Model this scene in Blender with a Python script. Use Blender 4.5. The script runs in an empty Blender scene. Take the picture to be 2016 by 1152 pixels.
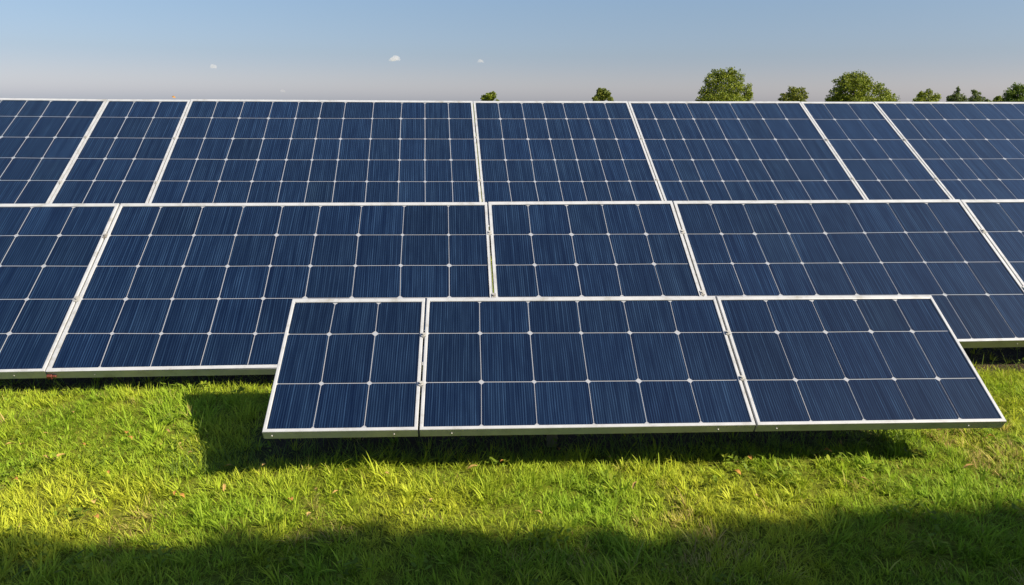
import bpy, bmesh, math, random
import numpy as np
from mathutils import Vector, Matrix
R = math.radians
rng = np.random.default_rng(7)
random.seed(7)
sc = bpy.context.scene
COL = sc.collection

# ------------------------------------------------------------------ camera
H = 1.08                                        # eye height over the ground
RIGHT = Vector((0.99698884, -0.07725385, 0.00671566))
UP = Vector((0.01204965, 0.23988994, 0.97072531))
FWD = Vector((0.07660328, 0.96772138, -0.24009847))
F = 1500.0
cd = bpy.data.cameras.new('camera')
cam = bpy.data.objects.new('camera', cd)
COL.objects.link(cam)
cd.sensor_width = 36
cd.lens = 36 * F / 2016
cd.clip_start = 0.05
cd.clip_end = 30000
cam.matrix_world = Matrix(((RIGHT.x, UP.x, -FWD.x, 0), (RIGHT.y, UP.y, -FWD.y, 0), (RIGHT.z, UP.z, -FWD.z, H), (0, 0, 0, 1)))
sc.camera = cam

# ------------------------------------------------------------------ light
SX, SY = 1.16, .62                               # shadow shift per metre of height
SUN = Vector((SX, -SY, 1.0)).normalized()
elev = math.asin(SUN.z)
azim = math.atan2(SUN.x, SUN.y)
w = bpy.data.worlds.new('World')
sc.world = w
w.use_nodes = True
wn = w.node_tree.nodes
wl = w.node_tree.links
bg = wn['Background']
sky = wn.new('ShaderNodeTexSky')
sky.sky_type = 'NISHITA'
sky.sun_disc = False
sky.sun_elevation = elev
sky.sun_rotation = azim
sky.air_density = 1.0
sky.dust_density = 1.5
sky.ozone_density = 1.5
SKYTINT = wn.new('ShaderNodeMix')
SKYTINT.data_type = 'RGBA'
SKYTINT.blend_type = 'MULTIPLY'
SKYTINT.inputs[0].default_value = 1.0
# the air itself: a milky, slightly pink layer low over the horizon
geo = wn.new('ShaderNodeTexCoord')
sep = wn.new('ShaderNodeSeparateXYZ')
wl.new(geo.outputs['Generated'], sep.inputs[0])
rp = wn.new('ShaderNodeValToRGB')
cr = rp.color_ramp
cr.interpolation = 'B_SPLINE'
cr.elements[0].position = 0.0
cr.elements[0].color = (1.14, 1.14, 1.46, 1)
cr.elements[1].position = 0.30
cr.elements[1].color = (0.50, 0.62, 0.80, 1)
e = cr.elements.new(0.03); e.color = (0.67, 0.665, 0.88, 1)
e = cr.elements.new(0.06); e.color = (0.49, 0.53, 0.70, 1)
e = cr.elements.new(0.125); e.color = (0.51, 0.53, 0.59, 1)
wl.new(sep.outputs['Z'], rp.inputs[0])
wl.new(sky.outputs[0], SKYTINT.inputs[6])
wl.new(rp.outputs[0], SKYTINT.inputs[7])
for e in cr.elements: e.color = tuple(c * .5 for c in e.color[:3]) + (1,)
dbl = wn.new('ShaderNodeVectorMath'); dbl.operation = 'SCALE'; dbl.inputs[3].default_value = 2.0
wl.new(SKYTINT.outputs[2], dbl.inputs[0])
wl.new(dbl.outputs[0], bg.inputs[0])
bg.inputs[1].default_value = 0.10

sd = bpy.data.lights.new('sun', 'SUN')
sd.energy = 5.0
sd.angle = R(0.53)
sd.color = (1.0, 0.90, 0.74)
so = bpy.data.objects.new('sun', sd)
COL.objects.link(so)
so.rotation_euler = SUN.to_track_quat('Z', 'Y').to_euler()
so.location = (6, -5, 9)

sc.view_settings.view_transform = 'Standard'
sc.view_settings.look = 'None'
sc.view_settings.exposure = 1.0
sc.view_settings.gamma = 1.0
sc.render.engine = 'CYCLES'
sc.cycles.volume_bounces = 6
sc.cycles.max_bounces = 12

# ------------------------------------------------------------------ helpers
def ray(px, py):
    """direction through a point of the view; multiply by the distance along the view axis"""
    return FWD + RIGHT * ((px - 1008) / F) - UP * ((py - 576) / F)

def tag(o, label=None, cat=None, group=None, kind=None):
    if label: o['label'] = label
    if cat: o['category'] = cat
    if group: o['group'] = group
    if kind: o['kind'] = kind
    return o

def empty(name, mat=None):
    o = bpy.data.objects.new(name, None)
    o.empty_display_size = 0.1
    COL.objects.link(o)
    if mat is not None: o.matrix_world = mat
    return o

def link(name, me, material=None, parent=None):
    o = bpy.data.objects.new(name, me)
    COL.objects.link(o)
    if material: me.materials.append(material)
    if parent: o.parent = parent
    return o

def from_bm(name, bm, material=None, parent=None, smooth=False):
    me = bpy.data.meshes.new(name)
    bm.normal_update()
    bm.to_mesh(me)
    bm.free()
    if smooth:
        me.polygons.foreach_set('use_smooth', [True] * len(me.polygons))
    return link(name, me, material, parent)

def bulk_mesh(name, verts, faces, smooth=False):
    """verts (n,3), faces (m,k) with constant k, as numpy arrays"""
    me = bpy.data.meshes.new(name)
    n, m, k = len(verts), len(faces), faces.shape[1]
    me.vertices.add(n)
    me.vertices.foreach_set('co', verts.astype(np.float32).ravel())
    me.loops.add(m * k)
    me.loops.foreach_set('vertex_index', faces.astype(np.int32).ravel())
    me.polygons.add(m)
    me.polygons.foreach_set('loop_start', np.arange(0, m * k, k, dtype=np.int32))
    me.polygons.foreach_set('use_smooth', np.full(m, smooth))
    me.update(calc_edges=True)
    return me

def vcol(me, cols):
    a = me.color_attributes.new('tint', 'FLOAT_COLOR', 'POINT')
    a.data.foreach_set('color', np.c_[cols, np.ones(len(cols))].astype(np.float32).ravel())

def box(bm, x0, x1, y0, y1, z0, z1):
    vs = [bm.verts.new(p) for p in ((x0, y0, z0), (x1, y0, z0), (x1, y1, z0), (x0, y1, z0), (x0, y0, z1), (x1, y0, z1), (x1, y1, z1), (x0, y1, z1))]
    for f in ((0, 3, 2, 1), (4, 5, 6, 7), (0, 1, 5, 4), (1, 2, 6, 5), (2, 3, 7, 6), (3, 0, 4, 7)):
        bm.faces.new([vs[i] for i in f])

def tube(bm, pts, rads, seg=8):
    rings = []
    for i, (p, r) in enumerate(zip(pts, rads)):
        p = Vector(p)
        d = (Vector(pts[min(i + 1, len(pts) - 1)]) - Vector(pts[max(i - 1, 0)])).normalized()
        a = d.cross(Vector((0.3, 1, 0.1))).normalized()
        b = d.cross(a)
        rings.append([bm.verts.new(p + (a * math.cos(2 * math.pi * k / seg) + b * math.sin(2 * math.pi * k / seg)) * r) for k in range(seg)])
    for r0, r1 in zip(rings, rings[1:]):
        for k in range(seg):
            bm.faces.new((r0[k], r0[(k + 1) % seg], r1[(k + 1) % seg], r1[k]))
    bm.faces.new(rings[0][::-1]); bm.faces.new(rings[-1])

def vnoise(x, y, s, seed):
    """smooth value noise for placing and tinting things"""
    g = np.random.default_rng(seed).random((64, 64))
    u, v = x * s + 100.3, y * s + 100.7
    i, j = np.floor(u).astype(int), np.floor(v).astype(int)
    a, b = u - i, v - j
    a, b = a * a * (3 - 2 * a), b * b * (3 - 2 * b)
    i0, i1, j0, j1 = i % 64, (i + 1) % 64, j % 64, (j + 1) % 64
    return (g[i0, j0] * (1 - a) + g[i1, j0] * a) * (1 - b) + (g[i0, j1] * (1 - a) + g[i1, j1] * a) * b

# ------------------------------------------------------------------ materials
def mat(name):
    m = bpy.data.materials.new(name)
    m.use_nodes = True
    return m, m.node_tree.nodes, m.node_tree.links, m.node_tree.nodes['Principled BSDF']

def noise(nt, scale, detail=4, rough=.6, vec=None, links=None):
    n = nt.new('ShaderNodeTexNoise')
    n.inputs['Scale'].default_value = scale
    n.inputs['Detail'].default_value = detail
    n.inputs['Roughness'].default_value = rough
    if vec is not None: links.new(vec, n.inputs['Vector'])
    return n

def ramp(nt, stops):
    r = nt.new('ShaderNodeValToRGB')
    c = r.color_ramp
    c.elements[0].position, c.elements[0].color = stops[0][0], (*stops[0][1], 1)
    c.elements[1].position, c.elements[1].color = stops[-1][0], (*stops[-1][1], 1)
    for p, q in stops[1:-1]:
        c.elements.new(p).color = (*q, 1)
    return r

def cell_material(name, pitch):
    """blue silicon: hair-thin collector lines of uneven strength running up the slope"""
    m, n, l, b = mat(name)
    at = n.new('ShaderNodeAttribute'); at.attribute_name = 'cuv'
    def layer(fx, fy, lo, hi, amt, det=2):
        mp = n.new('ShaderNodeMapping'); mp.inputs['Scale'].default_value = (fx / pitch, fy / pitch, 1)
        l.new(at.outputs['Vector'], mp.inputs['Vector'])
        q = noise(n, 1.0, det, .55, mp.outputs[0], l)
        r = n.new('ShaderNodeMapRange'); r.inputs[1].default_value = lo; r.inputs[2].default_value = hi; r.inputs[4].default_value = amt
        l.new(q.outputs['Fac'], r.inputs[0])
        return r.outputs[0]
    def math2(op, a, c):
        q = n.new('ShaderNodeMath'); q.operation = op
        for i, x in enumerate((a, c)):
            if isinstance(x, (int, float)): q.inputs[i].default_value = x
            else: l.new(x, q.inputs[i])
        return q.outputs[0]
    # fingers: evenly spaced hair lines, each with its own strength, fading in and out along its length
    sx = n.new('ShaderNodeSeparateXYZ'); l.new(at.outputs['Vector'], sx.inputs[0])
    wob = layer(25, 4, 0, 1, 1.1, 1)
    ph = math2('ADD', math2('MULTIPLY', sx.outputs[0], 1 / (.0072 * pitch)), wob)
    tri = math2('ABSOLUTE', math2('SUBTRACT', math2('MULTIPLY', math2('FRACT', ph, 0), 2), 1), 0)
    hair = math2('POWER', tri, 2.4)
    each = layer(150, 2.0, .36, .66, 1.0, 1)
    mid = layer(260, 3.0, .40, .80, .22, 1)
    patch = layer(45, 9, .34, .66, .55, 2)
    s = math2('ADD', math2('MULTIPLY', math2('MULTIPLY', hair, math2('ADD', each, .22)), math2('ADD', patch, .42)), mid)
    tone = n.new('ShaderNodeAttribute'); tone.attribute_name = 'tint'
    mix = n.new('ShaderNodeMix'); mix.data_type = 'RGBA'
    mix.inputs[6].default_value = (0.0002, 0.0036, 0.0170, 1)
    mix.inputs[7].default_value = (0.0200, 0.0450, 0.0920, 1)
    l.new(s, mix.inputs[0])
    mul = n.new('ShaderNodeMix'); mul.data_type = 'RGBA'; mul.blend_type = 'MULTIPLY'; mul.inputs[0].default_value = 1
    l.new(mix.outputs[2], mul.inputs[6]); l.new(tone.outputs['Color'], mul.inputs[7])
    l.new(mul.outputs[2], b.inputs['Base Color'])
    b.inputs['Roughness'].default_value = .6
    b.inputs['Specular IOR Level'].default_value = .05
    b.inputs['Coat Weight'].default_value = 1.0
    b.inputs['Sheen Weight'].default_value = .32
    b.inputs['Sheen Roughness'].default_value = .35
    b.inputs['Sheen Tint'].default_value = (.50, .75, 1, 1)
    b.inputs['Coat IOR'].default_value = 1.38
    # thin dust film: gloss varies over the pane
    dn = noise(n, 6, 5, .7, at.outputs['Vector'], l)
    r = n.new('ShaderNodeMapRange'); r.inputs[3].default_value = .02; r.inputs[4].default_value = .10
    l.new(dn.outputs['Fac'], r.inputs[0]); l.new(r.outputs[0], b.inputs['Coat Roughness'])
    return m

def metal_material(name, col, dirt, rough=.42):
    m, n, l, b = mat(name)
    tc = n.new('ShaderNodeTexCoord')
    a = noise(n, 14, 6, .7, tc.outputs['Object'], l)
    r = ramp(n, [(.30, dirt), (.46, tuple(.9 * c for c in col)), (.62, col)])
    l.new(a.outputs['Fac'], r.inputs[0]); l.new(r.outputs[0], b.inputs['Base Color'])
    b.inputs['Metallic'].default_value = .15
    b.inputs['Roughness'].default_value = rough
    c = noise(n, 90, 3, .6, tc.outputs['Object'], l)
    bp = n.new('ShaderNodeBump'); bp.inputs['Strength'].default_value = .12; bp.inputs['Distance'].default_value = .001
    l.new(c.outputs['Fac'], bp.inputs['Height']); l.new(bp.outputs[0], b.inputs['Normal'])
    return m

M_frame = metal_material('frame_aluminium', (.44, .445, .445), (.29, .28, .25))
M_dark = metal_material('clamp_metal', (.36, .35, .32), (.12, .10, .08), .5)
M_steel = metal_material('galvanised_steel', (.25, .20, .14), (.12, .09, .06), .5)
M_rust = metal_material('rusty_plastic', (.12, .030, .018), (.04, .02, .01), .6)
m, n, l, b = mat('white_backing')
b.inputs['Base Color'].default_value = (.27, .28, .30, 1); b.inputs['Roughness'].default_value = .5
b.inputs['Coat Weight'].default_value = .6; b.inputs['Coat Roughness'].default_value = .1
M_back = m
M_cell = {1: cell_material('blue_cells_fine', 1.0), 2: cell_material('blue_cells_medium', 1.3), 3: cell_material('blue_cells_coarse', 1.9)}

def leaf_material(name, trans=.35, rough=.55, spec=.25):
    m, n, l, b = mat(name)
    at = n.new('ShaderNodeAttribute'); at.attribute_name = 'tint'
    l.new(at.outputs['Color'], b.inputs['Base Color'])
    b.inputs['Roughness'].default_value = rough
    b.inputs['Specular IOR Level'].default_value = spec
    tr = n.new('ShaderNodeBsdfTranslucent')
    l.new(at.outputs['Color'], tr.inputs['Color'])
    mx = n.new('ShaderNodeMixShader'); mx.inputs[0].default_value = trans
    l.new(b.outputs[0], mx.inputs[1]); l.new(tr.outputs[0], mx.inputs[2])
    l.new(mx.outputs[0], n['Material Output'].inputs['Surface'])
    return m
M_grass = leaf_material('grass_blade', .42, .60, .15)
M_leaf = leaf_material('tree_leaf', .30)
M_dry = leaf_material('dry_leaf', .15, .8, .1)

m, n, l, b = mat('bark')
tc = n.new('ShaderNodeTexCoord')
a = noise(n, 5, 6, .7, tc.outputs['Object'], l)
r = ramp(n, [(.3, (.03, .022, .014)), (.7, (.08, .06, .04))])
l.new(a.outputs['Fac'], r.inputs[0]); l.new(r.outputs[0], b.inputs['Base Color'])
b.inputs['Roughness'].default_value = .9
M_bark = m

m, n, l, b = mat('ground_turf')
tc = n.new('ShaderNodeTexCoord')
a = noise(n, 1.3, 8, .7, tc.outputs['Object'], l)
c = noise(n, 60, 6, .75, tc.outputs['Object'], l)
r1 = ramp(n, [(.3, (.13, .17, .018)), (.55, (.22, .25, .026)), (.75, (.30, .27, .05))])
r2 = ramp(n, [(.35, (.35, .32, .28)), (.65, (1, 1, 1))])
l.new(a.outputs['Fac'], r1.inputs[0]); l.new(c.outputs['Fac'], r2.inputs[0])
mx = n.new('ShaderNodeMix'); mx.data_type = 'RGBA'; mx.blend_type = 'MULTIPLY'; mx.inputs[0].default_value = 1
l.new(r1.outputs[0], mx.inputs[6]); l.new(r2.outputs[0], mx.inputs[7]); 
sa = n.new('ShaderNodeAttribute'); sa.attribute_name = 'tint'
r3 = ramp(n, [(.3, (.030, .020, .012)), (.7, (.085, .060, .038))])  # bare brown ground, also painted dark under the tables to deepen the shade
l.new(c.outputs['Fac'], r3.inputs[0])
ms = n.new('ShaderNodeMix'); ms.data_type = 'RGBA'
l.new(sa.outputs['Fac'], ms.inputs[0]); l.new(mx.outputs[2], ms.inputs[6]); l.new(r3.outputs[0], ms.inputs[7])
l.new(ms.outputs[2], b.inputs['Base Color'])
b.inputs['Roughness'].default_value = .95; b.inputs['Specular IOR Level'].default_value = .1
bp = n.new('ShaderNodeBump'); bp.inputs['Strength'].default_value = .8; bp.inputs['Distance'].default_value = .02
l.new(c.outputs['Fac'], bp.inputs['Height']); l.new(bp.outputs[0], b.inputs['Normal'])
M_ground = m

# ------------------------------------------------------------------ ground
def bumps(x, y):
    return (vnoise(x, y, 1.6, 1) - .5) * .030 + (vnoise(x, y, 5.0, 2) - .5) * .012
def under_table(x, y):  # area under each table: ground painted darker, as shade, and grass thinned
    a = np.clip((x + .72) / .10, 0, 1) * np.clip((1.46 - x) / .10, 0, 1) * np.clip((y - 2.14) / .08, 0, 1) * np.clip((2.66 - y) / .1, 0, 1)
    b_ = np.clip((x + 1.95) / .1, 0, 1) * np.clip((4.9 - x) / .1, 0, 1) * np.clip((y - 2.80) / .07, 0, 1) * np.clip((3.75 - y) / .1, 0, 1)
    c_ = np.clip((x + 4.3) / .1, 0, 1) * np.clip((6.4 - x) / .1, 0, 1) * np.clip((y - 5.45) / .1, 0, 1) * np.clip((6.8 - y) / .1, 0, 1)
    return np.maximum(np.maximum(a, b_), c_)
gx = np.concatenate([-np.geomspace(4000, 7, 26), np.arange(-6, 9.01, .08), np.geomspace(10, 4000, 26)])
gy = np.concatenate([-np.geomspace(4000, 5, 26), np.arange(-4, 10.01, .08), np.geomspace(11, 6000, 26)])
X, Y = np.meshgrid(gx, gy)
near = np.clip((9 - np.maximum(abs(X - 1), abs(Y - 3))) / 2, 0, 1)
V = np.c_[X.ravel(), Y.ravel(), (bumps(X, Y) * near).ravel()]
nx, ny = len(gx), len(gy)
idx = (np.arange(ny - 1)[:, None] * nx + np.arange(nx - 1)[None]).ravel()
me = bulk_mesh('ground', V, np.c_[idx, idx + 1, idx + nx + 1, idx + nx], True)
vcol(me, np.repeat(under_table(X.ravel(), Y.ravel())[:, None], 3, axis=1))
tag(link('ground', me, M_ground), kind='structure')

# ------------------------------------------------------------------ solar panels
# each row of panels lies on its own tilted plane: origin, azimuth, tilt
K2 = .975                                        # the middle row stands a little closer
ROWS = {
    1: dict(O=(0.1513, 2.0249, H - 0.9114), az=-1.56720136, ti=31.37348431, fw=.0105, ft=.0165, fb=.011, th=.033, gap=.0055, cg=.0026, ch=.0085),
    2: dict(O=(-0.7736 * K2, 2.8617 * K2, H - 0.9995 * K2), az=0.15960167, ti=32.72387374, fw=.0130, ft=.021, fb=.013, th=.042, gap=.007, cg=.0030, ch=.0095),
    3: dict(O=(-0.3906, 5.7805, H - 0.5664), az=1.40759969, ti=30.51693215, fw=.0160, ft=.028, fb=.020, th=.038, gap=.008, cg=.0042, ch=.0125),
}
def frame_of(r):
    q = ROWS[r]
    al, ta = R(q['az']), R(q['ti'])
    U = Vector((math.cos(al), math.sin(al), 0))
    Vv = Vector((-math.sin(al) * math.cos(ta), math.cos(al) * math.cos(ta), math.sin(ta)))
    N = U.cross(Vv)
    O = Vector(q['O'])
    return Matrix(((U.x, Vv.x, N.x, O.x), (U.y, Vv.y, N.y, O.y), (U.z, Vv.z, N.z, O.z), (0, 0, 0, 1)))
def pw(pts):
    xs = [p[0] for p in pts]; ys = [p[1] for p in pts]
    return lambda u: float(np.interp(u, xs, ys))
# heights of the lines between cells, as functions of the place along the row
L1 = [pw([(0, 0.006)]), pw([(-.7, .181), (1.4, .172)]), pw([(-.7, .380), (-.256, .378), (.73, .372), (1.4, .370)]), pw([(0, .534)])]
L2a = [pw([(-.94, .006), (.08, -.004)]), pw([(-1.01, .200), (-.03, .178)]), pw([(-1.08, .385), (-.27, .373), (.9, .36)]), pw([(-1.155, .579), (-.309, .567), (.906, .556)]), pw([(-1.23, .772), (-.35, .767), (.913, .758)]), pw([(0, .988)])]
L2b = [pw([(0, .065)]), pw([(.9, .360), (3.35, .335)]), pw([(.906, .556), (2.19, .551), (3.46, .544)]), pw([(.913, .758), (2.25, .752), (3.6, .757)]), pw([(1, .989), (3.7, .998)])]
def shrink(f):
    return lambda u: K2 * f(u / K2)
L2a = [shrink(f) for f in L2a]
L2b = [shrink(f) for f in L2b]
L3 = [pw([(0, -.545)]), pw([(-3, -.262), (3, -.29)]), pw([(-2.83, .031), (-1.06, .006), (.62, -.007), (2.8, -.009), (5.0, 0)]), pw([(-2.93, .312), (-1.1, .281), (.64, .277), (2.9, .282), (5.2, .295)]),
      pw([(-3.03, .589), (-1.15, .569), (.65, .570), (3.0, .579), (5.4, .589)]), pw([(-3.14, .886), (-1.19, .866), (.67, .876), (3.1, .898), (5.6, .913)]), pw([(-3.24, 1.155), (-2.39, 1.146), (.6, 1.153), (2.0, 1.170), (3.58, 1.192), (5.77, 1.215)])]
def reg(a, b_, n_):
    return [a + (b_ - a) * i / n_ for i in range(1, n_)]
PANELS = [
    # row, left, right, lines between the columns, line heights, label
    (1, -.700, -.256, [-.555, -.411], L1, 'small three-column panel, leftmost of the three in the front row, beside the open lawn'),
    (1, -.256, .729, [-.076, .086, .252, .409, .568], L1, 'six-column panel in the middle of the front row, closest to the sunny grass'),
    (1, .729, 1.489, [.898, 1.059, 1.212, 1.352], L1, 'five-column panel at the right end of the front row, its slanting side over the grass'),
    (2, -1.880, -.774, [-1.700, -1.520, -1.340, -1.158, -.976], L2a, 'panel cut by the left photo edge in the middle row, low over the sunlit grass'),
    (2, -.774, .947, [-.582, -.392, -.205, -.025, .150, .345, .546, .757], L2a, 'wide nine-column panel of the middle row, its lower right part hidden by the front row'),
    (2, .947, 1.864, [1.141, 1.330, 1.508, 1.686], L2b, 'five-column panel of the middle row, right above the long six-column front panel'),
    (2, 1.864, 3.366, [2.052, 2.217, 2.382, 2.566, 2.762, 2.973, 3.174], L2b, 'eight-column panel of the middle row, above and right of the front row right end'),
    (2, 3.366, 4.870, [3.561, 3.750, 3.940, 4.130, 4.310, 4.500, 4.690], L2b, 'panel cut by the right photo edge in the middle row, only its left columns showing'),
    (3, -4.260, -2.407, [-4.04, -3.83, -3.62, -3.42, -3.22, -3.024, -2.838, -2.634], L3, 'panel at the left photo edge in the back row under the open sky'),
    (3, -2.407, -1.744, [-2.186, -1.978], L3, 'narrow three-column panel of the back row towards the left, left of the widest back panel'),
    (3, -1.744, .603, [-1.523, -1.307, -1.075, -.863, -.671, -.476, -.242, -.007, .190, .390], L3, 'widest panel of the back row, eleven columns across, below the small clouds'),
    (3, .603, 1.970, [.818, 1.022, 1.207, 1.386, 1.573, 1.757], L3, 'seven-column panel of the back row, below the two smallest round treetops'),
    (3, 1.970, 3.569, [2.161, 2.329, 2.500, 2.699, 2.900, 3.126, 3.340], L3, 'eight-column panel of the back row, below the tallest tree'),
    (3, 3.569, 4.277, [3.785, 4.020], L3, 'narrow three-column panel of the back row on the right, below the broad double-crowned tree'),
    (3, 4.277, 6.420, [4.471, 4.650, 4.824, 5.041, 5.240, 5.434, 5.634, 5.830, 6.030, 6.220], L3, 'palest blue panel at the right photo edge in the back row'),
]
GROUPS = {1: 'solar panels of the front row', 2: 'solar panels of the middle row', 3: 'solar panels of the back row'}

def build_panel(r, u0, u1, cols, lines, label, k):
    q = ROWS[r]
    rs = random.Random(100 + k)
    nr = np.random.default_rng(500 + k)
    g = q['gap'] / 2
    a0, a1 = u0 + g, u1 - g
    mid = (a0 + a1) / 2
    vb = lambda u: lines[0](u)
    vt = lambda u: lines[-1](u)
    base = Vector((mid, vb(mid), 0))
    root = empty('solar_panel', frame_of(r) @ Matrix.Translation(base))
    # a tiny mounting error, as real panels have
    root.matrix_world = root.matrix_world @ Matrix.Rotation(R(rs.uniform(-.12, .12)), 4, 'X')
    tag(root, label, 'solar panel', GROUPS[r])
    P = lambda u, v, z: Vector((u, v, z)) - base
    fw, ft, fb, th = q['fw'], q['ft'], q['fb'], q['th']
    # ---- frame: four bars around the pane with rounded outer edge
    bm = bmesh.new()
    def bar(pts4, z0, z1):      # pts4: outer/inner outline in order
        lo = [bm.verts.new(P(u, v, z0)) for u, v in pts4]
        hi = [bm.verts.new(P(u, v, z1)) for u, v in pts4]
        bm.faces.new(lo[::-1]); bm.faces.new(hi)
        for i in range(4):
            bm.faces.new((lo[i], lo[(i + 1) % 4], hi[(i + 1) % 4], hi[i]))
    zt = .0026
    bar([(a0, vb(a0)), (a1, vb(a1)), (a1 - fw, vb(a1) + fb), (a0 + fw, vb(a0) + fb)], -th, zt)
    bar([(a1, vb(a1)), (a1, vt(a1)), (a1 - fw, vt(a1) - ft), (a1 - fw, vb(a1) + fb)], -th, zt)
    # the long top rail follows the row and stays in line with its neighbours
    us = [a1] + [a1 + (a0 - a1) * i / 4 for i in range(1, 4)] + [a0]
    for s in range(4):
        ua, ub = us[s], us[s + 1]
        ia = ua - fw if s == 0 else ua
        ib = ub + fw if s == 3 else ub
        bar([(ua, vt(ua)), (ub, vt(ub)), (ib, vt(ib) - ft), (ia, vt(ia) - ft)], -th, zt)
    bar([(a0, vt(a0)), (a0, vb(a0)), (a0 + fw, vb(a0) + fb), (a0 + fw, vt(a0) - ft)], -th, zt)
    bmesh.ops.remove_doubles(bm, verts=bm.verts, dist=1e-5)
    # inner duplicate walls between the segments are dropped
    dup = {}
    for f in list(bm.faces):
        key = tuple(sorted(v.index for v in f.verts)) if False else tuple(sorted((round(v.co.x, 5), round(v.co.y, 5), round(v.co.z, 5)) for v in f.verts))
        dup.setdefault(key, []).append(f)
    kill = [f for fs in dup.values() if len(fs) > 1 for f in fs]
    if kill: bmesh.ops.delete(bm, geom=kill, context='FACES')
    bmesh.ops.recalc_face_normals(bm, faces=bm.faces)
    fr = from_bm('frame', bm, M_frame, root)
    bv = fr.modifiers.new('edge', 'BEVEL'); bv.width = th * .07; bv.segments = 2; bv.limit_method = 'ANGLE'; bv.angle_limit = R(50)
    # ---- white backing sheet seen as the thin lines between the cells
    bm = bmesh.new()
    e = .001
    us = [a0 + e + (a1 - a0 - 2 * e) * i / 6 for i in range(7)]
    lo = [bm.verts.new(P(u, vb(u) + e, -.0024)) for u in us]
    hi = [bm.verts.new(P(u, vt(u) - e, -.0024)) for u in us]
    for i in range(6):
        bm.faces.new((lo[i], lo[i + 1], hi[i + 1], hi[i]))
    from_bm('backing_sheet', bm, M_back, root)
    # ---- cells: dark blue wafers with clipped corners
    cu = [a0 + fw] + list(cols) + [a1 - fw]
    nu, nv = len(cu), len(lines)
    def node(i, j):
        u = cu[i]
        v = lines[j](u)
        if j == 0: v += fb
        if j == nv - 1: v -= ft
        return [u, v]
    G = [[node(i, j) for j in range(nv)] for i in range(nu)]
    s = q['ch'] / .0085
    for i in range(1, nu - 1):
        for j in range(nv):
            G[i][j][0] += rs.gauss(0, .0009 * s)
            if 0 < j < nv - 1: G[i][j][1] += rs.gauss(0, .0004 * s)
    vs, cuv, tint, faces = [], [], [], []
    chs = {}
    for i in range(nu):
        for j in range(nv):
            chs[i, j] = q['ch'] * rs.uniform(.72, 1.12)
    for i in range(nu - 1):
        for j in range(nv - 1):
            c = [G[i][j], G[i + 1][j], G[i + 1][j + 1], G[i][j + 1]]
            ids = [(i, j), (i + 1, j), (i + 1, j + 1), (i, j + 1)]
            hu, hv = q['cg'] * .62 * rs.uniform(.8, 1.1), q['cg'] * .62
            eu0 = .0002 if i == 0 else hu
            eu1 = .0002 if i == nu - 2 else hu
            ev0 = .0002 if j == 0 else hv
            ev1 = .0002 if j == nv - 2 else hv
            dd = [(eu0, ev0), (-eu1, ev0), (-eu1, -ev1), (eu0, -ev1)]
            q4 = [Vector((c[t][0] + dd[t][0], c[t][1] + dd[t][1])) for t in range(4)]
            ring = []
            for t in range(4):
                ch = chs[ids[t]] * (.55 if ids[t][0] in (0, nu - 1) else 1)
                pv, nx_ = q4[t - 1], q4[(t + 1) % 4]
                ring.append(q4[t] + (pv - q4[t]).normalized() * ch)
                ring.append(q4[t] + (nx_ - q4[t]).normalized() * ch)
            i0 = len(vs)
            tn = rs.gauss(1, .055)
            hue = rs.gauss(0, .03)
            off = (rs.uniform(-5, 5), rs.uniform(-5, 5), rs.uniform(-9, 9) * 1.0)
            for p in ring:
                vs.append(P(p.x, p.y, -.0012))
                cuv.append((p.x - c[0][0] + off[0], p.y - c[0][1] + off[1], off[2]))
                tint.append((tn * (1 - hue), tn, tn * (1 + hue)))
            faces.append(list(range(i0, i0 + 8)))
    vs = np.array([tuple(v) for v in vs])
    me = bulk_mesh('solar_cells', vs, np.array(faces))
    at = me.attributes.new('cuv', 'FLOAT_VECTOR', 'POINT')
    at.data.foreach_set('vector', np.array(cuv, dtype=np.float32).ravel())
    vcol(me, np.array(tint))
    link('solar_cells', me, M_cell[r], root)
    # ---- screws / drain slots on the front face
    if r < 3:
        for uu in (a0 + .10 * (a1 - a0), a1 - .12 * (a1 - a0)):
            bm = bmesh.new()
            c = P(uu + rs.uniform(-.02, .02), vb(uu), -th * .5)
            bmesh.ops.create_cone(bm, cap_ends=True, segments=10, radius1=.0026, radius2=.002, depth=.003, matrix=Matrix.Translation(c + Vector((0, -.0016, 0))) @ Matrix.Rotation(R(90), 4, 'X'))
            from_bm('screw', bm, M_dark, root)
    return root

for k, (r, u0, u1, cols, lines, label) in enumerate(PANELS):
    if r == 2: u0, u1, cols = u0 * K2, u1 * K2, [c * K2 for c in cols]
    build_panel(r, u0, u1, cols, lines, label, k)

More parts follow.
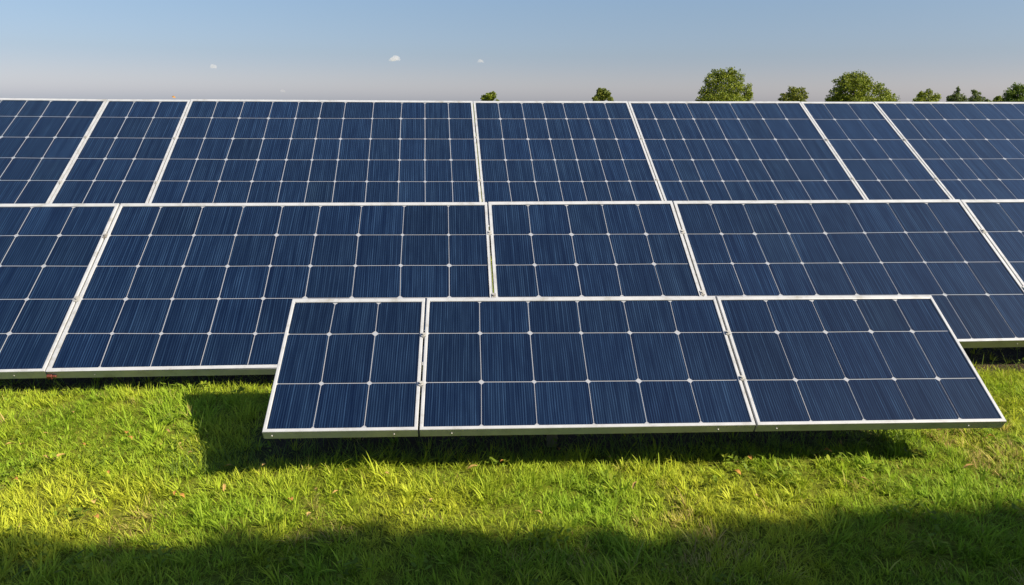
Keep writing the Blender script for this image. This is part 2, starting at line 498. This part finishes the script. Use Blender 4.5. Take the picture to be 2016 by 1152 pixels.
# ------------------------------------------------------------------ racks under the rows
def rack(r, u0, u1, v_low, v_high, post_list, label, clamp_u, clamp_v, sz):
    root = empty('mounting_rack', frame_of(r) @ Matrix.Translation((0.5 * (u0 + u1), 0, 0)))
    tag(root, label, 'panel rack', 'steel racks under the panel rows')
    inv = root.matrix_world.inverted()
    th = ROWS[r]['th']
    cu0 = .5 * (u0 + u1)
    for v in (v_low, v_high):
        bm = bmesh.new()
        box(bm, u0 - cu0, u1 - cu0, v - sz, v + sz, -th - 2.2 * sz, -th - .001)
        from_bm('rail', bm, M_steel, root)
    Mf = frame_of(r)
    for (u, v) in post_list:
        top = Mf @ Vector((u, v, -th - 2.2 * sz - .002))
        bm = bmesh.new()
        # C-shaped post: web and two flanges, slightly sunk into the soil
        for (x0, x1, y0, y1) in ((-sz, sz, -.12 * sz, .12 * sz), (-sz, -.76 * sz, .12 * sz, 1.1 * sz), (.76 * sz, sz, .12 * sz, 1.1 * sz)):
            box(bm, x0, x1, y0, y1, -.08, top.z)
        bmesh.ops.transform(bm, matrix=inv @ Matrix.Translation((top.x, top.y, 0)), verts=bm.verts)
        from_bm('post', bm, M_steel, root)
        bm = bmesh.new()
        box(bm, u - cu0 - sz * .8, u - cu0 + sz * .8, v_low - 3 * sz, v_high + 3 * sz, -th - 4.0 * sz, -th - 2.2 * sz - .001)
        from_bm('rafter', bm, M_steel, root)
    # clamps that hold two neighbouring frames, in the seams
    for u in clamp_u:
        for v in clamp_v:
            v2 = v + random.uniform(-.012, .012)
            bm = bmesh.new()
            wv = .010 if r == 1 else .016
            g = ROWS[r]['gap']
            box(bm, u - cu0 - g * .45, u - cu0 + g * .45, v2 - wv, v2 + wv, -th, .004)
            box(bm, u - cu0 - g * 1.3, u - cu0 + g * 1.3, v2 - wv * .8, v2 + wv * .8, .0042, .0062)
            bmesh.ops.create_cone(bm, cap_ends=True, segments=6, radius1=g * .8, radius2=g * .8, depth=.004, matrix=Matrix.Translation((u - cu0, v2, .0084)))
            from_bm('clamp', bm, M_dark, root)
    return root
rk1 = rack(1, -.66, 1.45, .14, .40, [(.155, .235), (-.45, .47), (1.20, .47)], 'low steel rack under the three front row panels, one post showing beneath the middle panel', [-.256, .729], [.175, .375], .016)
rk2 = rack(2, -1.75, 4.70, .26, .76, [(-1.4, .55), (-.2, .6), (1.2, .6), (2.6, .6), (3.9, .6)], 'steel rack under the panels of the middle row', [u * K2 for u in (-.774, .947, 1.864, 3.366)], [.366, .746], .018)
rk3 = rack(3, -4.20, 6.35, -.26, .85, [(-3.6, .3), (-1.8, .3), (0, .3), (1.8, .3), (3.6, .3), (5.6, .3)], 'steel rack under the back row below the skyline', [-2.407, -1.744, .603, 1.970, 3.569, 4.277], [.0, .576], .03)
# small rust-red cable plug hanging in the seam of the middle row
bm = bmesh.new()
c = Vector((-.765 * K2 - 1.475, -.004, -.020))
box(bm, c.x - .008, c.x + .010, c.y - .006, c.y + .010, c.z - .010, c.z + .006)
box(bm, c.x + .010, c.x + .024, c.y - .003, c.y + .006, c.z - .006, c.z + .002)
bmesh.ops.bevel(bm, geom=list(bm.edges), offset=.0015, segments=1, affect='EDGES')
from_bm('cable_plug', bm, M_rust, rk2)

# ------------------------------------------------------------------ grass
def blades(n, xs, ys, length, width, lean, curve, cols, seg=3, zoff=None):
    """curved tapering blades; all arguments are arrays of length n"""
    ang = rng.random(n) * 2 * np.pi
    dx, dy = np.cos(ang), np.sin(ang)
    fa = ang + np.pi / 2 + rng.normal(0, .5, n)
    wx, wy = np.cos(fa), np.sin(fa)
    z0 = bumps(xs, ys) - .004
    vs = np.zeros((n, 2 * seg + 1, 3))
    for s in range(seg + 1):
        t = s / seg
        hz = length * (t * np.cos(lean) - .5 * curve * t * t * np.sin(np.minimum(lean + .4, 1.3)))
        out = length * (t * np.sin(lean) + .55 * curve * t * t)
        x, y, z = xs + dx * out, ys + dy * out, z0 + np.maximum(hz, .002)
        wd = width * (1 - t) ** .7 * .5 if s < seg else 0
        if s < seg:
            vs[:, 2 * s] = np.c_[x - wx * wd, y - wy * wd, z]
            vs[:, 2 * s + 1] = np.c_[x + wx * wd, y + wy * wd, z]
        else:
            vs[:, 2 * seg] = np.c_[x, y, z]
    base = (np.arange(n) * (2 * seg + 1))[:, None]
    tris = []
    for s in range(seg - 1):
        a = 2 * s
        tris += [[a, a + 1, a + 3], [a, a + 3, a + 2]]
    a = 2 * (seg - 1)
    tris.append([a, a + 1, a + 2])
    fs = (base[:, :, None] + np.array(tris)[None]).reshape(-1, 3)
    cc = np.repeat(cols, 2 * seg + 1, axis=0)
    return vs.reshape(-1, 3), fs, cc

def grass_colours(xs, ys, n):
    a = vnoise(xs, ys, 2.3, 11) * .6 + vnoise(xs, ys, 7.0, 12) * .4
    dry = vnoise(xs, ys, 4.0, 13) * .55 + vnoise(xs, ys, 11.0, 14) * .45
    green = np.array([.275, .400, .026]); yel = np.array([.490, .520, .040]); deep = np.array([.130, .260, .018]); straw = np.array([.60, .43, .16])
    t = np.clip((a - .30) / .42 + rng.normal(0, .15, n), 0, 1)[:, None]
    c = green * (1 - t) + yel * t
    d = (rng.random(n) < .22)[:, None]
    c = np.where(d, deep * .5 + c * .5, c)
    s = (rng.random(n) < np.clip((dry - .61) * 2.2, 0.012, .36))[:, None]
    c = np.where(s, straw * (rng.random(n)[:, None] * .6 + .5), c)
    return c * (1 + rng.normal(0, .13, n))[:, None]

def blades_dir(n, xs, ys, ang, length, width, lean, curve, cols, seg):
    """the same blade, leaning towards a given side"""
    dx, dy = np.cos(ang), np.sin(ang)
    fa = ang + np.pi / 2 + rng.normal(0, .35, n)
    wx, wy = np.cos(fa), np.sin(fa)
    z0 = bumps(xs, ys) - .004
    vs = np.zeros((n, 2 * seg + 1, 3))
    th = lean.copy(); x = xs.copy(); y = ys.copy(); z = z0.copy()
    for s_ in range(seg + 1):
        t = s_ / seg
        wd = width * (1 - t ** 1.6) ** .8 * .5
        if s_ < seg:
            vs[:, 2 * s_] = np.c_[x - wx * wd, y - wy * wd, z]
            vs[:, 2 * s_ + 1] = np.c_[x + wx * wd, y + wy * wd, z]
        else:
            vs[:, 2 * seg] = np.c_[x, y, z]
        x = x + dx * np.sin(th) * length / seg; y = y + dy * np.sin(th) * length / seg
        z = np.maximum(z + np.cos(th) * length / seg, z0 + .003)
        th = th + curve / seg
    tris = []
    for s_ in range(seg - 1):
        a = 2 * s_
        tris += [[a, a + 1, a + 3], [a, a + 3, a + 2]]
    a = 2 * (seg - 1)
    tris.append([a, a + 1, a + 2])
    fs = ((np.arange(n) * (2 * seg + 1))[:, None, None] + np.array(tris)[None]).reshape(-1, 3)
    return vs.reshape(-1, 3), fs, np.repeat(cols, 2 * seg + 1, axis=0)

def tufts(nt, per, x0, x1, y0, y1, lmin, lmax, wmin, wmax, mask, rad, seg=4):
    tx, ty = rng.uniform(x0, x1, nt), rng.uniform(y0, y1, nt)
    k = mask(tx, ty) & (rng.random(nt) > under_table(tx, ty) * .97); tx, ty = tx[k], ty[k]
    nt = len(tx)
    big = vnoise(tx, ty, 3.5, 41) * .5 + vnoise(tx, ty, 10, 42) * .5
    tl = (lmin + (lmax - lmin) * np.clip(big * 1.5 - .3 + rng.normal(0, .15, nt), 0, 1.2))
    tc = grass_colours(tx, ty, nt)
    main = vnoise(tx, ty, 1.7, 43) * 12.0                # neighbouring tufts are combed the same way
    w_ = np.repeat(np.arange(nt), per); n = len(w_)
    rr = rad * np.sqrt(rng.random(n)); aa = rng.random(n) * 2 * np.pi
    xs, ys = tx[w_] + rr * np.cos(aa), ty[w_] + rr * np.sin(aa)
    vx, vy = np.cos(aa) * 1.0 + np.cos(main[w_]) * .7, np.sin(aa) + np.sin(main[w_]) * .7
    ang = np.arctan2(vy, vx) + rng.normal(0, .35, n)
    lean = np.clip(.15 + .5 * rr / rad + rng.normal(0, .15, n), .02, 1.2)
    cur = np.clip(rng.normal(.9, .45, n), .05, 2.0)
    cols = np.clip(tc[w_] * .6 + grass_colours(xs, ys, n) * .4, .01, 1) * (1 + rng.normal(0, .10, n))[:, None]
    parts.append(blades_dir(n, xs, ys, ang, tl[w_] * rng.uniform(.6, 1.15, n), rng.uniform(wmin, wmax, n), lean, cur, cols, seg))

parts = []
def field(n, x0, x1, y0, y1, lmin, lmax, wmin, wmax, mask=None, seg=3, leanmax=1.0):
    xs = rng.uniform(x0, x1, n); ys = rng.uniform(y0, y1, n)
    if mask is not None:
        k = mask(xs, ys); xs, ys = xs[k], ys[k]
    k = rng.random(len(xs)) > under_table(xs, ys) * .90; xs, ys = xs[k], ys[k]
    # gather into tufts
    tx, ty = vnoise(xs, ys, 22, 21) - .5, vnoise(xs, ys, 22, 22) - .5
    xs = xs + tx * .03; ys = ys + ty * .03
    n = len(xs)
    hn = vnoise(xs, ys, 3.2, 31) * .35 + vnoise(xs, ys, 11, 32) * .45 + vnoise(xs, ys, 24, 33) * .20
    L = (lmin + (lmax - lmin) * np.clip(hn * 1.3 - .15 + rng.normal(0, .16, n), 0, 1.3))
    W = rng.uniform(wmin, wmax, n)
    lean = np.abs(rng.normal(.55, .40, n)).clip(0, leanmax + .3)
    curve = rng.uniform(0.0, 1.1, n)
    parts.append(blades(n, xs, ys, L, W, lean, curve, grass_colours(xs, ys, n), seg))
inview = lambda x, y: (x > -.75 * y - .25) & (x < .88 * y + .35)
field(190000, -2.6, 3.3, 1.25, 3.30, .010, .034, .0014, .0028, inview)
tufts(17000, 13, -2.6, 3.3, 1.25, 3.30, .024, .058, .0018, .0036, inview, .012)
# fine lawn elsewhere: sides, under the tables, between and behind the rows
field(90000, -6, 9, .2, 9.0, .03, .07, .004, .009, lambda x, y: ~(inview(x, y) & (y > 1.25) & (y < 3.3)), 2)
# broader, longer blades near the viewer
tufts(420, 9, -2.0, 2.6, 1.25, 2.6, .06, .085, .0035, .0060, inview, .010, 5)
# unmown wisps along the shaded lower edges of the tables
def wisps(n, xf, yf, lo, hi):
    xs = xf(n); ys = yf(n)
    c = np.tile(np.array([.16, .23, .04]), (n, 1)) * rng.uniform(.6, 1.3, n)[:, None]
    parts.append(blades(n, xs, ys, rng.uniform(lo, hi, n), rng.uniform(.0018, .0036, n), np.abs(rng.normal(.3, .3, n)), rng.uniform(.1, 1.2, n), c, 4))
wisps(1500, lambda n: rng.uniform(-.85, 1.5, n), lambda n: 2.14 + np.abs(rng.normal(0, .09, n)), .05, .10)
wisps(900, lambda n: rng.uniform(-2.3, 4.0, n), lambda n: 2.82 + np.abs(rng.normal(0, .10, n)), .05, .11)
vo, V_, F_, C_ = 0, [], [], []
for v, f, c in parts:
    V_.append(v); F_.append(f + vo); C_.append(c); vo += len(v)
me = bulk_mesh('grass', np.concatenate(V_), np.concatenate(F_))
vcol(me, np.clip(np.concatenate(C_), .005, 1))
tag(link('grass', me, M_grass), 'short yellow-green lawn with thin dry patches in front of the panels', 'grass', kind='stuff')

# broad-leaved lawn weeds (clover, plantain): soft oval leaves low in the grass
def ovals(n, xs, ys, ln, wd, z, tilt, cols):
    ang = rng.random(n) * 2 * np.pi
    prof = [(-.5, .0), (-.28, .42), (.08, .5), (.36, .30), (.5, .0)]
    pts = []
    for (a, b_) in prof: pts.append((a, b_))
    for (a, b_) in prof[-2:0:-1]: pts.append((a, -b_))
    k = len(pts)
    vs = np.zeros((n, k, 3))
    for i, (a, b_) in enumerate(pts):
        x = a * ln; y = b_ * wd
        up = z + (a + .5) * ln * np.sin(tilt) - abs(b_) * wd * -.25
        out = x * np.cos(tilt)
        vs[:, i] = np.c_[xs + np.cos(ang) * out - np.sin(ang) * y, ys + np.sin(ang) * out + np.cos(ang) * y, up + bumps(xs, ys)]
    fs = (np.arange(n) * k)[:, None] + np.arange(k)[None]
    return vs.reshape(-1, 3), fs, np.repeat(cols, k, axis=0)
n = 2600
cx_, cy_ = rng.uniform(-1.8, 2.6, 170), rng.uniform(1.4, 3.0, 170)
w_ = rng.integers(0, 170, n)
xs = cx_[w_] + rng.normal(0, .022, n); ys = cy_[w_] + rng.normal(0, .022, n)
c = np.array([.17, .24, .022]) * rng.uniform(.6, 1.35, n)[:, None] * np.where(rng.random(n)[:, None] < .25, np.array([[1.5, 1.25, 1.2]]), 1)
v, f, c = ovals(n, xs, ys, rng.uniform(.010, .026, n), rng.uniform(.005, .011, n), rng.uniform(.014, .036, n), rng.normal(.35, .35, n), c)
me = bulk_mesh('lawn_weeds', v, f)
vcol(me, c)
tag(link('lawn_weeds', me, M_grass), 'small broad-leaved weeds and clover scattered through the lawn', 'weeds', kind='stuff')

# ------------------------------------------------------------------ fallen leaves in the lawn
def dry_leaf(kind):
    ln, wd = (.026, .014) if kind == 0 else ((.036, .010) if kind == 1 else (.018, .015))
    rs = np.random.default_rng(kind + 90)
    vs, fs = [], []
    K = 7
    for i in range(K):
        t = i / (K - 1)
        hw = wd * .5 * math.sin(math.pi * (t * .93 + .035)) ** .8 * (1 + rs.normal(0, .10))
        cz = .004 * math.sin(t * 3.4) + (.006 if kind == 2 else .003) * t
        for sgn in (-1, 0, 1):
            vs.append(((t - .5) * ln, sgn * hw, cz + abs(sgn) * hw * (.55 + rs.normal(0, .15))))
    for i in range(K - 1):
        for j in range(2):
            a = i * 3 + j
            fs.append((a, a + 3, a + 4, a + 1))
    me = bulk_mesh('dry_leaf', np.array(vs), np.array(fs), True)
    base = [np.array([.40, .20, .050]), np.array([.36, .23, .075]), np.array([.50, .33, .11])][kind]
    vcol(me, np.array([base * (1 + rs.normal(0, .12)) for _ in vs]))
    return me
LM = [dry_leaf(k) for k in range(3)]
for m_ in LM: m_.materials.append(M_dry)
def ground_at(px, py, z=.03):
    d = ray(px, py)
    t = (z - H) / d.z
    return Vector((d.x * t, d.y * t, 0))
spots = [(145, 815, 1), (90, 860, 1), (165, 875, 0), (250, 855, 0), (330, 850, 1), (255, 862, 0), (20, 878, 1), (45, 883, 2), (90, 905, 1), (118, 903, 1), (356, 875, 2), (374, 890, 2), (315, 872, 2),
         (185, 985, 2), (188, 1012, 0), (345, 960, 0), (358, 970, 0), (450, 912, 1), (440, 955, 1), (520, 917, 2), (685, 928, 0), (624, 965, 2), (660, 970, 1), (572, 985, 0), (850, 995, 2), (930, 925, 1),
         (990, 915, 0), (1100, 890, 0), (1200, 900, 2), (1452, 932, 0), (1490, 985, 2), (1477, 905, 0), (1628, 900, 0), (1655, 875, 1), (1850, 853, 1), (1950, 866, 0), (1940, 870, 2), (1700, 952, 1), (1250, 960, 1),
         (760, 945, 2), (1905, 925, 1), (30, 945, 0), (215, 930, 0), (610, 1020, 2), (1060, 1010, 1)]
for i, (px, py, kd) in enumerate(spots):
    g = ground_at(px, py)
    o = bpy.data.objects.new('fallen_leaf', LM[kd])
    COL.objects.link(o)
    o.location = (g.x, g.y, float(bumps(np.array([g.x]), np.array([g.y]))[0]) + random.uniform(.022, .036))
    o.rotation_euler = (random.uniform(-.35, .35), random.uniform(-.35, .35), random.uniform(0, 6.28))
    s = random.uniform(.5, .95)
    o.scale = (s, s, s)
    lab = ['small curled orange-brown leaf lying in the lawn', 'long thin withered brown leaf lying in the lawn', 'small rounded pale tan leaf lying in the lawn'][kd]
    tag(o, lab, 'fallen leaf', ['curled orange-brown leaves in the lawn', 'long thin withered leaves in the lawn', 'rounded pale tan leaves in the lawn'][kd])

# ------------------------------------------------------------------ trees on the horizon
def leaf_cloud(lobes, n, size, base, bright, seed, squash=.6):
    """lobes: centre, radii; leaves sit in and on them with gaps between"""
    r_ = np.random.default_rng(seed)
    vol = np.array([lr[0] * lr[2] for _, lr in lobes]); vol = vol / vol.sum()
    pick = r_.choice(len(lobes), n, p=vol)
    d = r_.normal(size=(n, 3)); d /= np.linalg.norm(d, axis=1)[:, None]
    rad = r_.random(n) ** .38
    C = np.array([tuple(c) for c, _ in lobes])[pick]; Rr = np.array([lr for _, lr in lobes])[pick]
    # uneven outline: radius modulated by direction
    ph = r_.random((len(lobes), 3)) * 6.28
    mod = 1 + .16 * np.sin(d[:, 0] * 7 + ph[pick, 0]) * np.sin(d[:, 2] * 8 + ph[pick, 1]) + .10 * np.sin(d[:, 1] * 13 + d[:, 2] * 11 + ph[pick, 2]) + r_.normal(0, .05, n)
    ctr = C + d * rad[:, None] * Rr * mod[:, None]
    # leave some pockets empty
    cell = np.sin(ctr[:, 0] / size * .75 + 3) + np.sin(ctr[:, 1] / size * .8) + np.sin(ctr[:, 2] / size * .85 + 1)
    keep = cell > -1.75
    ctr, d = ctr[keep], d[keep]
    n = len(ctr)
    a = r_.normal(size=(n, 3)) + d * .6; a /= np.linalg.norm(a, axis=1)[:, None]
    t = np.cross(a, r_.normal(size=(n, 3))); t /= np.linalg.norm(t, axis=1)[:, None]
    b_ = np.cross(a, t)
    s = (size * r_.uniform(.55, 1.25, n))[:, None]
    t, b_ = t * s * .5, b_ * s * .5 * .75
    vs = np.stack([ctr - t, ctr - b_ * .9 + t * .1, ctr + t, ctr + b_ * .9 + t * .1], 1).reshape(-1, 3)
    fs = (np.arange(n) * 4)[:, None] + np.arange(4)[None]
    k = r_.random(n)[:, None]
    c = np.array(base) * (1 - k) + np.array(bright) * k
    return vs, fs, np.repeat(c * r_.uniform(.75, 1.2, n)[:, None], 4, axis=0)

def tree(name, z, lobes_px, label, seed, n, base=(.065, .105, .010), bright=(.270, .300, .020), leaf=3.2):
    k = z / F
    cx = sum(p[0] for p in lobes_px) / len(lobes_px)
    g = ray(cx, 205) * z
    root = empty(name, Matrix.Translation((g.x, g.y, 0)))
    tag(root, label, 'tree', 'trees rising behind the back row')
    rs = random.Random(seed)
    lobes, boughs = [], []
    nr = np.random.default_rng(seed + 300)
    for i, (px, py, rx, ry) in enumerate(lobes_px):
        c = ray(px, py) * z
        dep = rs.uniform(-.45, .45) * rx * k
        c = Vector((c.x - g.x, c.y - g.y + dep, c.z + H))
        lobes.append((c, (rx * k * .84, rx * k * .84, ry * k * .84)))
        for _ in range(int(5 + rx * .55)):           # leafy boughs standing out of the mass
            d = nr.normal(size=3); d /= np.linalg.norm(d)
            q = nr.uniform(.62, .98)
            br = nr.uniform(.16, .34)
            boughs.append((c + Vector((d[0] * rx * k * q, d[1] * rx * k * q, d[2] * ry * k * q)), (max(rx * k * br, 2.2 * k),) * 2 + (max(rx * k * br * .8, 1.8 * k),)))
    # lower half of the crown, hidden by the panels from here
    zc = min(c.z for c, _ in lobes)
    wtot = (max(p[0] + p[2] for p in lobes_px) - min(p[0] - p[2] for p in lobes_px)) * k / 2
    xc = ((max(p[0] + p[2] for p in lobes_px) + min(p[0] - p[2] for p in lobes_px)) / 2 - cx) * k
    v, f, c = leaf_cloud(lobes, int(n * 1.3), leaf * k * 1.05, base, bright, seed)
    v2, f2, c2 = leaf_cloud(boughs, int(n * 1.9), leaf * k * .95, base, bright, seed + 50)
    v, f, c = np.concatenate([v, v2]), np.concatenate([f, f2 + len(v)]), np.concatenate([c, c2])
    me = bulk_mesh('crown', v, f)
    vcol(me, c)
    link('crown', me, M_leaf, root)
    bm = bmesh.new()
    r0 = max(.10, wtot * .055)
    zt = max(zc, H + 2 * k)
    tube(bm, [(xc * .5, 0, -.2), (xc * .5, 0, zt * .45), (xc * .6, .1, zt)], [r0 * 1.3, r0, r0 * .6])
    for cc, rr in lobes:
        tube(bm, [(xc * .5, 0, zt * .5), ((cc.x + xc * .5) / 2, cc.y / 2, (cc.z + zt * .6) / 2), (cc.x, cc.y, cc.z + rr[2] * .4)], [r0 * .55, r0 * .35, r0 * .08], 5)
    from_bm('trunk', bm, M_bark, root)
tree('round_tree', 150, [(963, 196, 14, 12), (970, 189, 9, 9), (954, 194, 8, 8), (978, 200, 6, 6), (950, 201, 4, 4)], 'tiny round treetop peeking over the back row, leftmost of all the trees', 1, 900, leaf=3.6)
tree('round_tree', 140, [(1186, 190, 14, 14), (1182, 180, 8, 8), (1194, 184, 8, 9), (1172, 197, 8, 8), (1202, 197, 7, 8)], 'small pointed treetop standing alone left of the tallest tree', 2, 1200, base=(.075, .115, .018), bright=(.24, .25, .035), leaf=3.4)
tree('broad_tree', 92, [(1425, 178, 34, 32), (1402, 160, 20, 19), (1428, 152, 20, 20), (1450, 158, 18, 22), (1391, 182, 17, 16), (1463, 180, 18, 18), (1378, 197, 12, 10), (1474, 190, 12, 14), (1420, 200, 48, 18), (1440, 142, 11, 11), (1412, 146, 12, 11)], 'tallest and roundest tree, standing alone above the back row', 3, 6500)
tree('round_tree', 130, [(1564, 188, 18, 15), (1558, 178, 10, 9), (1575, 180, 10, 10), (1545, 192, 13, 9), (1583, 188, 9, 10), (1560, 203, 28, 10)], 'small bushy tree between the tallest tree and the broad double-crowned tree', 4, 1700, base=(.075, .115, .015), bright=(.25, .25, .025), leaf=3.2)
tree('broad_tree', 100, [(1682, 175, 34, 30), (1665, 165, 22, 20), (1690, 158, 20, 17), (1706, 168, 16, 18), (1648, 187, 17, 16), (1635, 198, 12, 8), (1725, 176, 14, 15), (1742, 186, 14, 14), (1755, 194, 12, 12), (1700, 200, 60, 14), (1670, 152, 12, 9)], 'broad double-crowned tree sloping down to its right', 5, 7500)
tree('round_tree', 150, [(1824, 192, 18, 12), (1815, 186, 8, 7), (1829, 182, 8, 8), (1842, 192, 10, 10), (1804, 198, 10, 7), (1824, 204, 27, 8)], 'dome-shaped small tree right of the broad double-crowned tree', 6, 1500, leaf=3.0)
tree('spire_tree', 170, [(1884, 193, 13, 12), (1884, 182, 4.5, 9), (1873, 194, 10, 8), (1895, 194, 8, 9), (1884, 203, 20, 8), (1886, 175, 2.5, 4)], 'dark small tree with a thin spire on top', 7, 1400, base=(.045, .080, .018), bright=(.14, .17, .03), leaf=2.7)
tree('round_tree', 170, [(1920, 190, 10, 10), (1919, 181, 6, 6), (1912, 198, 9, 8), (1932, 196, 9, 7), (1943, 200, 6, 5), (1925, 204, 20, 6)], 'dark low tree just right of the tree with the spire', 8, 1200, base=(.045, .085, .018), bright=(.16, .19, .03), leaf=2.7)
tree('small_bush_tree', 170, [(1965, 196, 8, 7), (1961, 199, 6, 5), (1969, 193, 5, 5), (1965, 204, 8, 5)], 'tiniest treetop, next to the tree cut by the right photo edge', 9, 500, leaf=2.6)
tree('broad_tree', 110, [(2012, 188, 28, 18), (2006, 174, 14, 11), (1988, 186, 13, 12), (2024, 178, 16, 14), (1982, 197, 8, 9), (2012, 202, 36, 12), (2045, 190, 22, 18)], 'tree cut by the right photo edge, rising over the back row', 10, 3600, base=(.045, .095, .012), bright=(.15, .20, .02))

# tall hedge behind the viewer whose wavy top throws the shadow over the near grass
hy = -1.0
def edge_y(x):      # where the shadow edge lies on the grass
    return np.interp(x, [-2.5, -1.158, -.892, -.786, -.268, .271, .838, 1.139, 1.583, 2.6, 4], [1.79, 1.785, 1.755, 1.79, 1.79, 1.73, 1.76, 1.805, 1.795, 1.81, 1.78])
def top_at(x):
    h = 4.3
    for _ in range(4): h = (edge_y(x - SX * h) - .02 - hy) / SY - .10
    return h
root = empty('hedge', Matrix.Translation((4.7, hy, 0)))
tag(root, 'tall leafy hedge behind the viewer, seen only as the wavy shadow over the nearest grass', 'hedge')
lob = []
r_ = np.random.default_rng(77)
for x in np.arange(1.2, 8.2, .20):
    tpx = float(top_at(np.array(x)))
    rr = r_.uniform(.17, .30)
    lob.append((Vector((x - 4.7, 0, tpx - rr * 1.05 + r_.normal(0, .02))), (rr, .20, rr)))
v1, f1, c1 = leaf_cloud(lob, 26000, .07, (.05, .09, .012), (.12, .16, .02), 78)
bod = [(Vector((x - 4.7, 0, z_)), (.55, .22, .55)) for x in np.arange(1.4, 8.1, .45) for z_ in np.arange(.4, 3.7, .5)]
v2, f2, c2 = leaf_cloud(bod, 26000, .17, (.05, .09, .012), (.12, .16, .02), 79)
me = bulk_mesh('foliage', np.concatenate([v1, v2]), np.concatenate([f1, f2 + len(v1)]))
vcol(me, np.concatenate([c1, c2]))
link('foliage', me, M_leaf, root)
bm = bmesh.new()
for x in np.arange(1.4, 8.1, .4):
    t_ = float(top_at(np.array(x))) - .25
    tube(bm, [(x - 4.7, 0, -.1), (x - 4.65, .03, t_ * .5), (x - 4.7, 0, t_)], [.06, .04, .01], 6)
from_bm('stems', bm, M_bark, root)

# ------------------------------------------------------------------ small clouds
def cloud(px, py, wpx, hpx, label, dens, seed, z=3000):
    k = z / F
    c = ray(px, py) * z
    root_c = Vector((c.x, c.y, c.z + H))
    rs = random.Random(seed)
    bm = bmesh.new()
    for i in range(9):
        t = rs.uniform(-1, 1)
        r_ = hpx * k * .5 * (1 - .55 * abs(t)) * rs.uniform(.7, 1.05)
        p = Vector((t * (wpx * k * .5 - r_), rs.uniform(-.4, .4) * wpx * k * .3, -hpx * k * .5 + r_ * .9 + (1 - abs(t)) * hpx * k * .28 * rs.random()))
        bmesh.ops.create_icosphere(bm, subdivisions=3, radius=r_, matrix=Matrix.Translation(p) @ Matrix.Diagonal((1.5, 1.2, .9, 1)))
    me = bpy.data.meshes.new('cloud'); bm.to_mesh(me); bm.free()
    o = link('cloud', me)
    o.location = root_c
    rm = o.modifiers.new('merge', 'REMESH'); rm.mode = 'VOXEL'; rm.voxel_size = hpx * k * .06
    tx = bpy.data.textures.new('puffs', 'CLOUDS'); tx.noise_scale = hpx * k * .35
    dm = o.modifiers.new('puffs', 'DISPLACE'); dm.texture = tx; dm.strength = hpx * k * .35; dm.texture_coords = 'LOCAL'
    m = bpy.data.materials.new('cloud_vapour'); m.use_nodes = True
    nn = m.node_tree.nodes; nn.remove(nn['Principled BSDF'])
    pv = nn.new('ShaderNodeVolumePrincipled')
    pv.inputs['Color'].default_value = (1, .93, .90, 1)
    pv.inputs['Density'].default_value = dens / (hpx * k)
    pv.inputs['Anisotropy'].default_value = 0.0
    m.node_tree.links.new(pv.outputs[0], nn['Material Output'].inputs['Volume'])
    me.materials.append(m)
    tag(o, label, 'cloud', 'small clouds low in the sky')
cloud(779, 115, 28, 12, 'largest of the small white clouds, with a pointed top', .55, 1)
cloud(946, 120, 14, 7, 'small flat white cloud right of the largest one', .3, 2)
cloud(420, 131, 15, 9, 'small pale round cloud farthest to the left', .35, 3)
cloud(557, 178, 10, 8, 'faintest cloud, almost touching the back row', .14, 4)

# small brown bird-sized leaf caught on the top edge of the back row
g = ray(342, 191.5) * 6.85
o = bpy.data.objects.new('fallen_leaf', LM[0])
COL.objects.link(o)
o.location = (g.x, g.y, g.z + H)
o.rotation_euler = (R(70), R(20), R(15)); o.scale = (1.2, 1.2, 1.2)
tag(o, 'small brown leaf caught on the top edge of the back row under the open sky', 'fallen leaf')
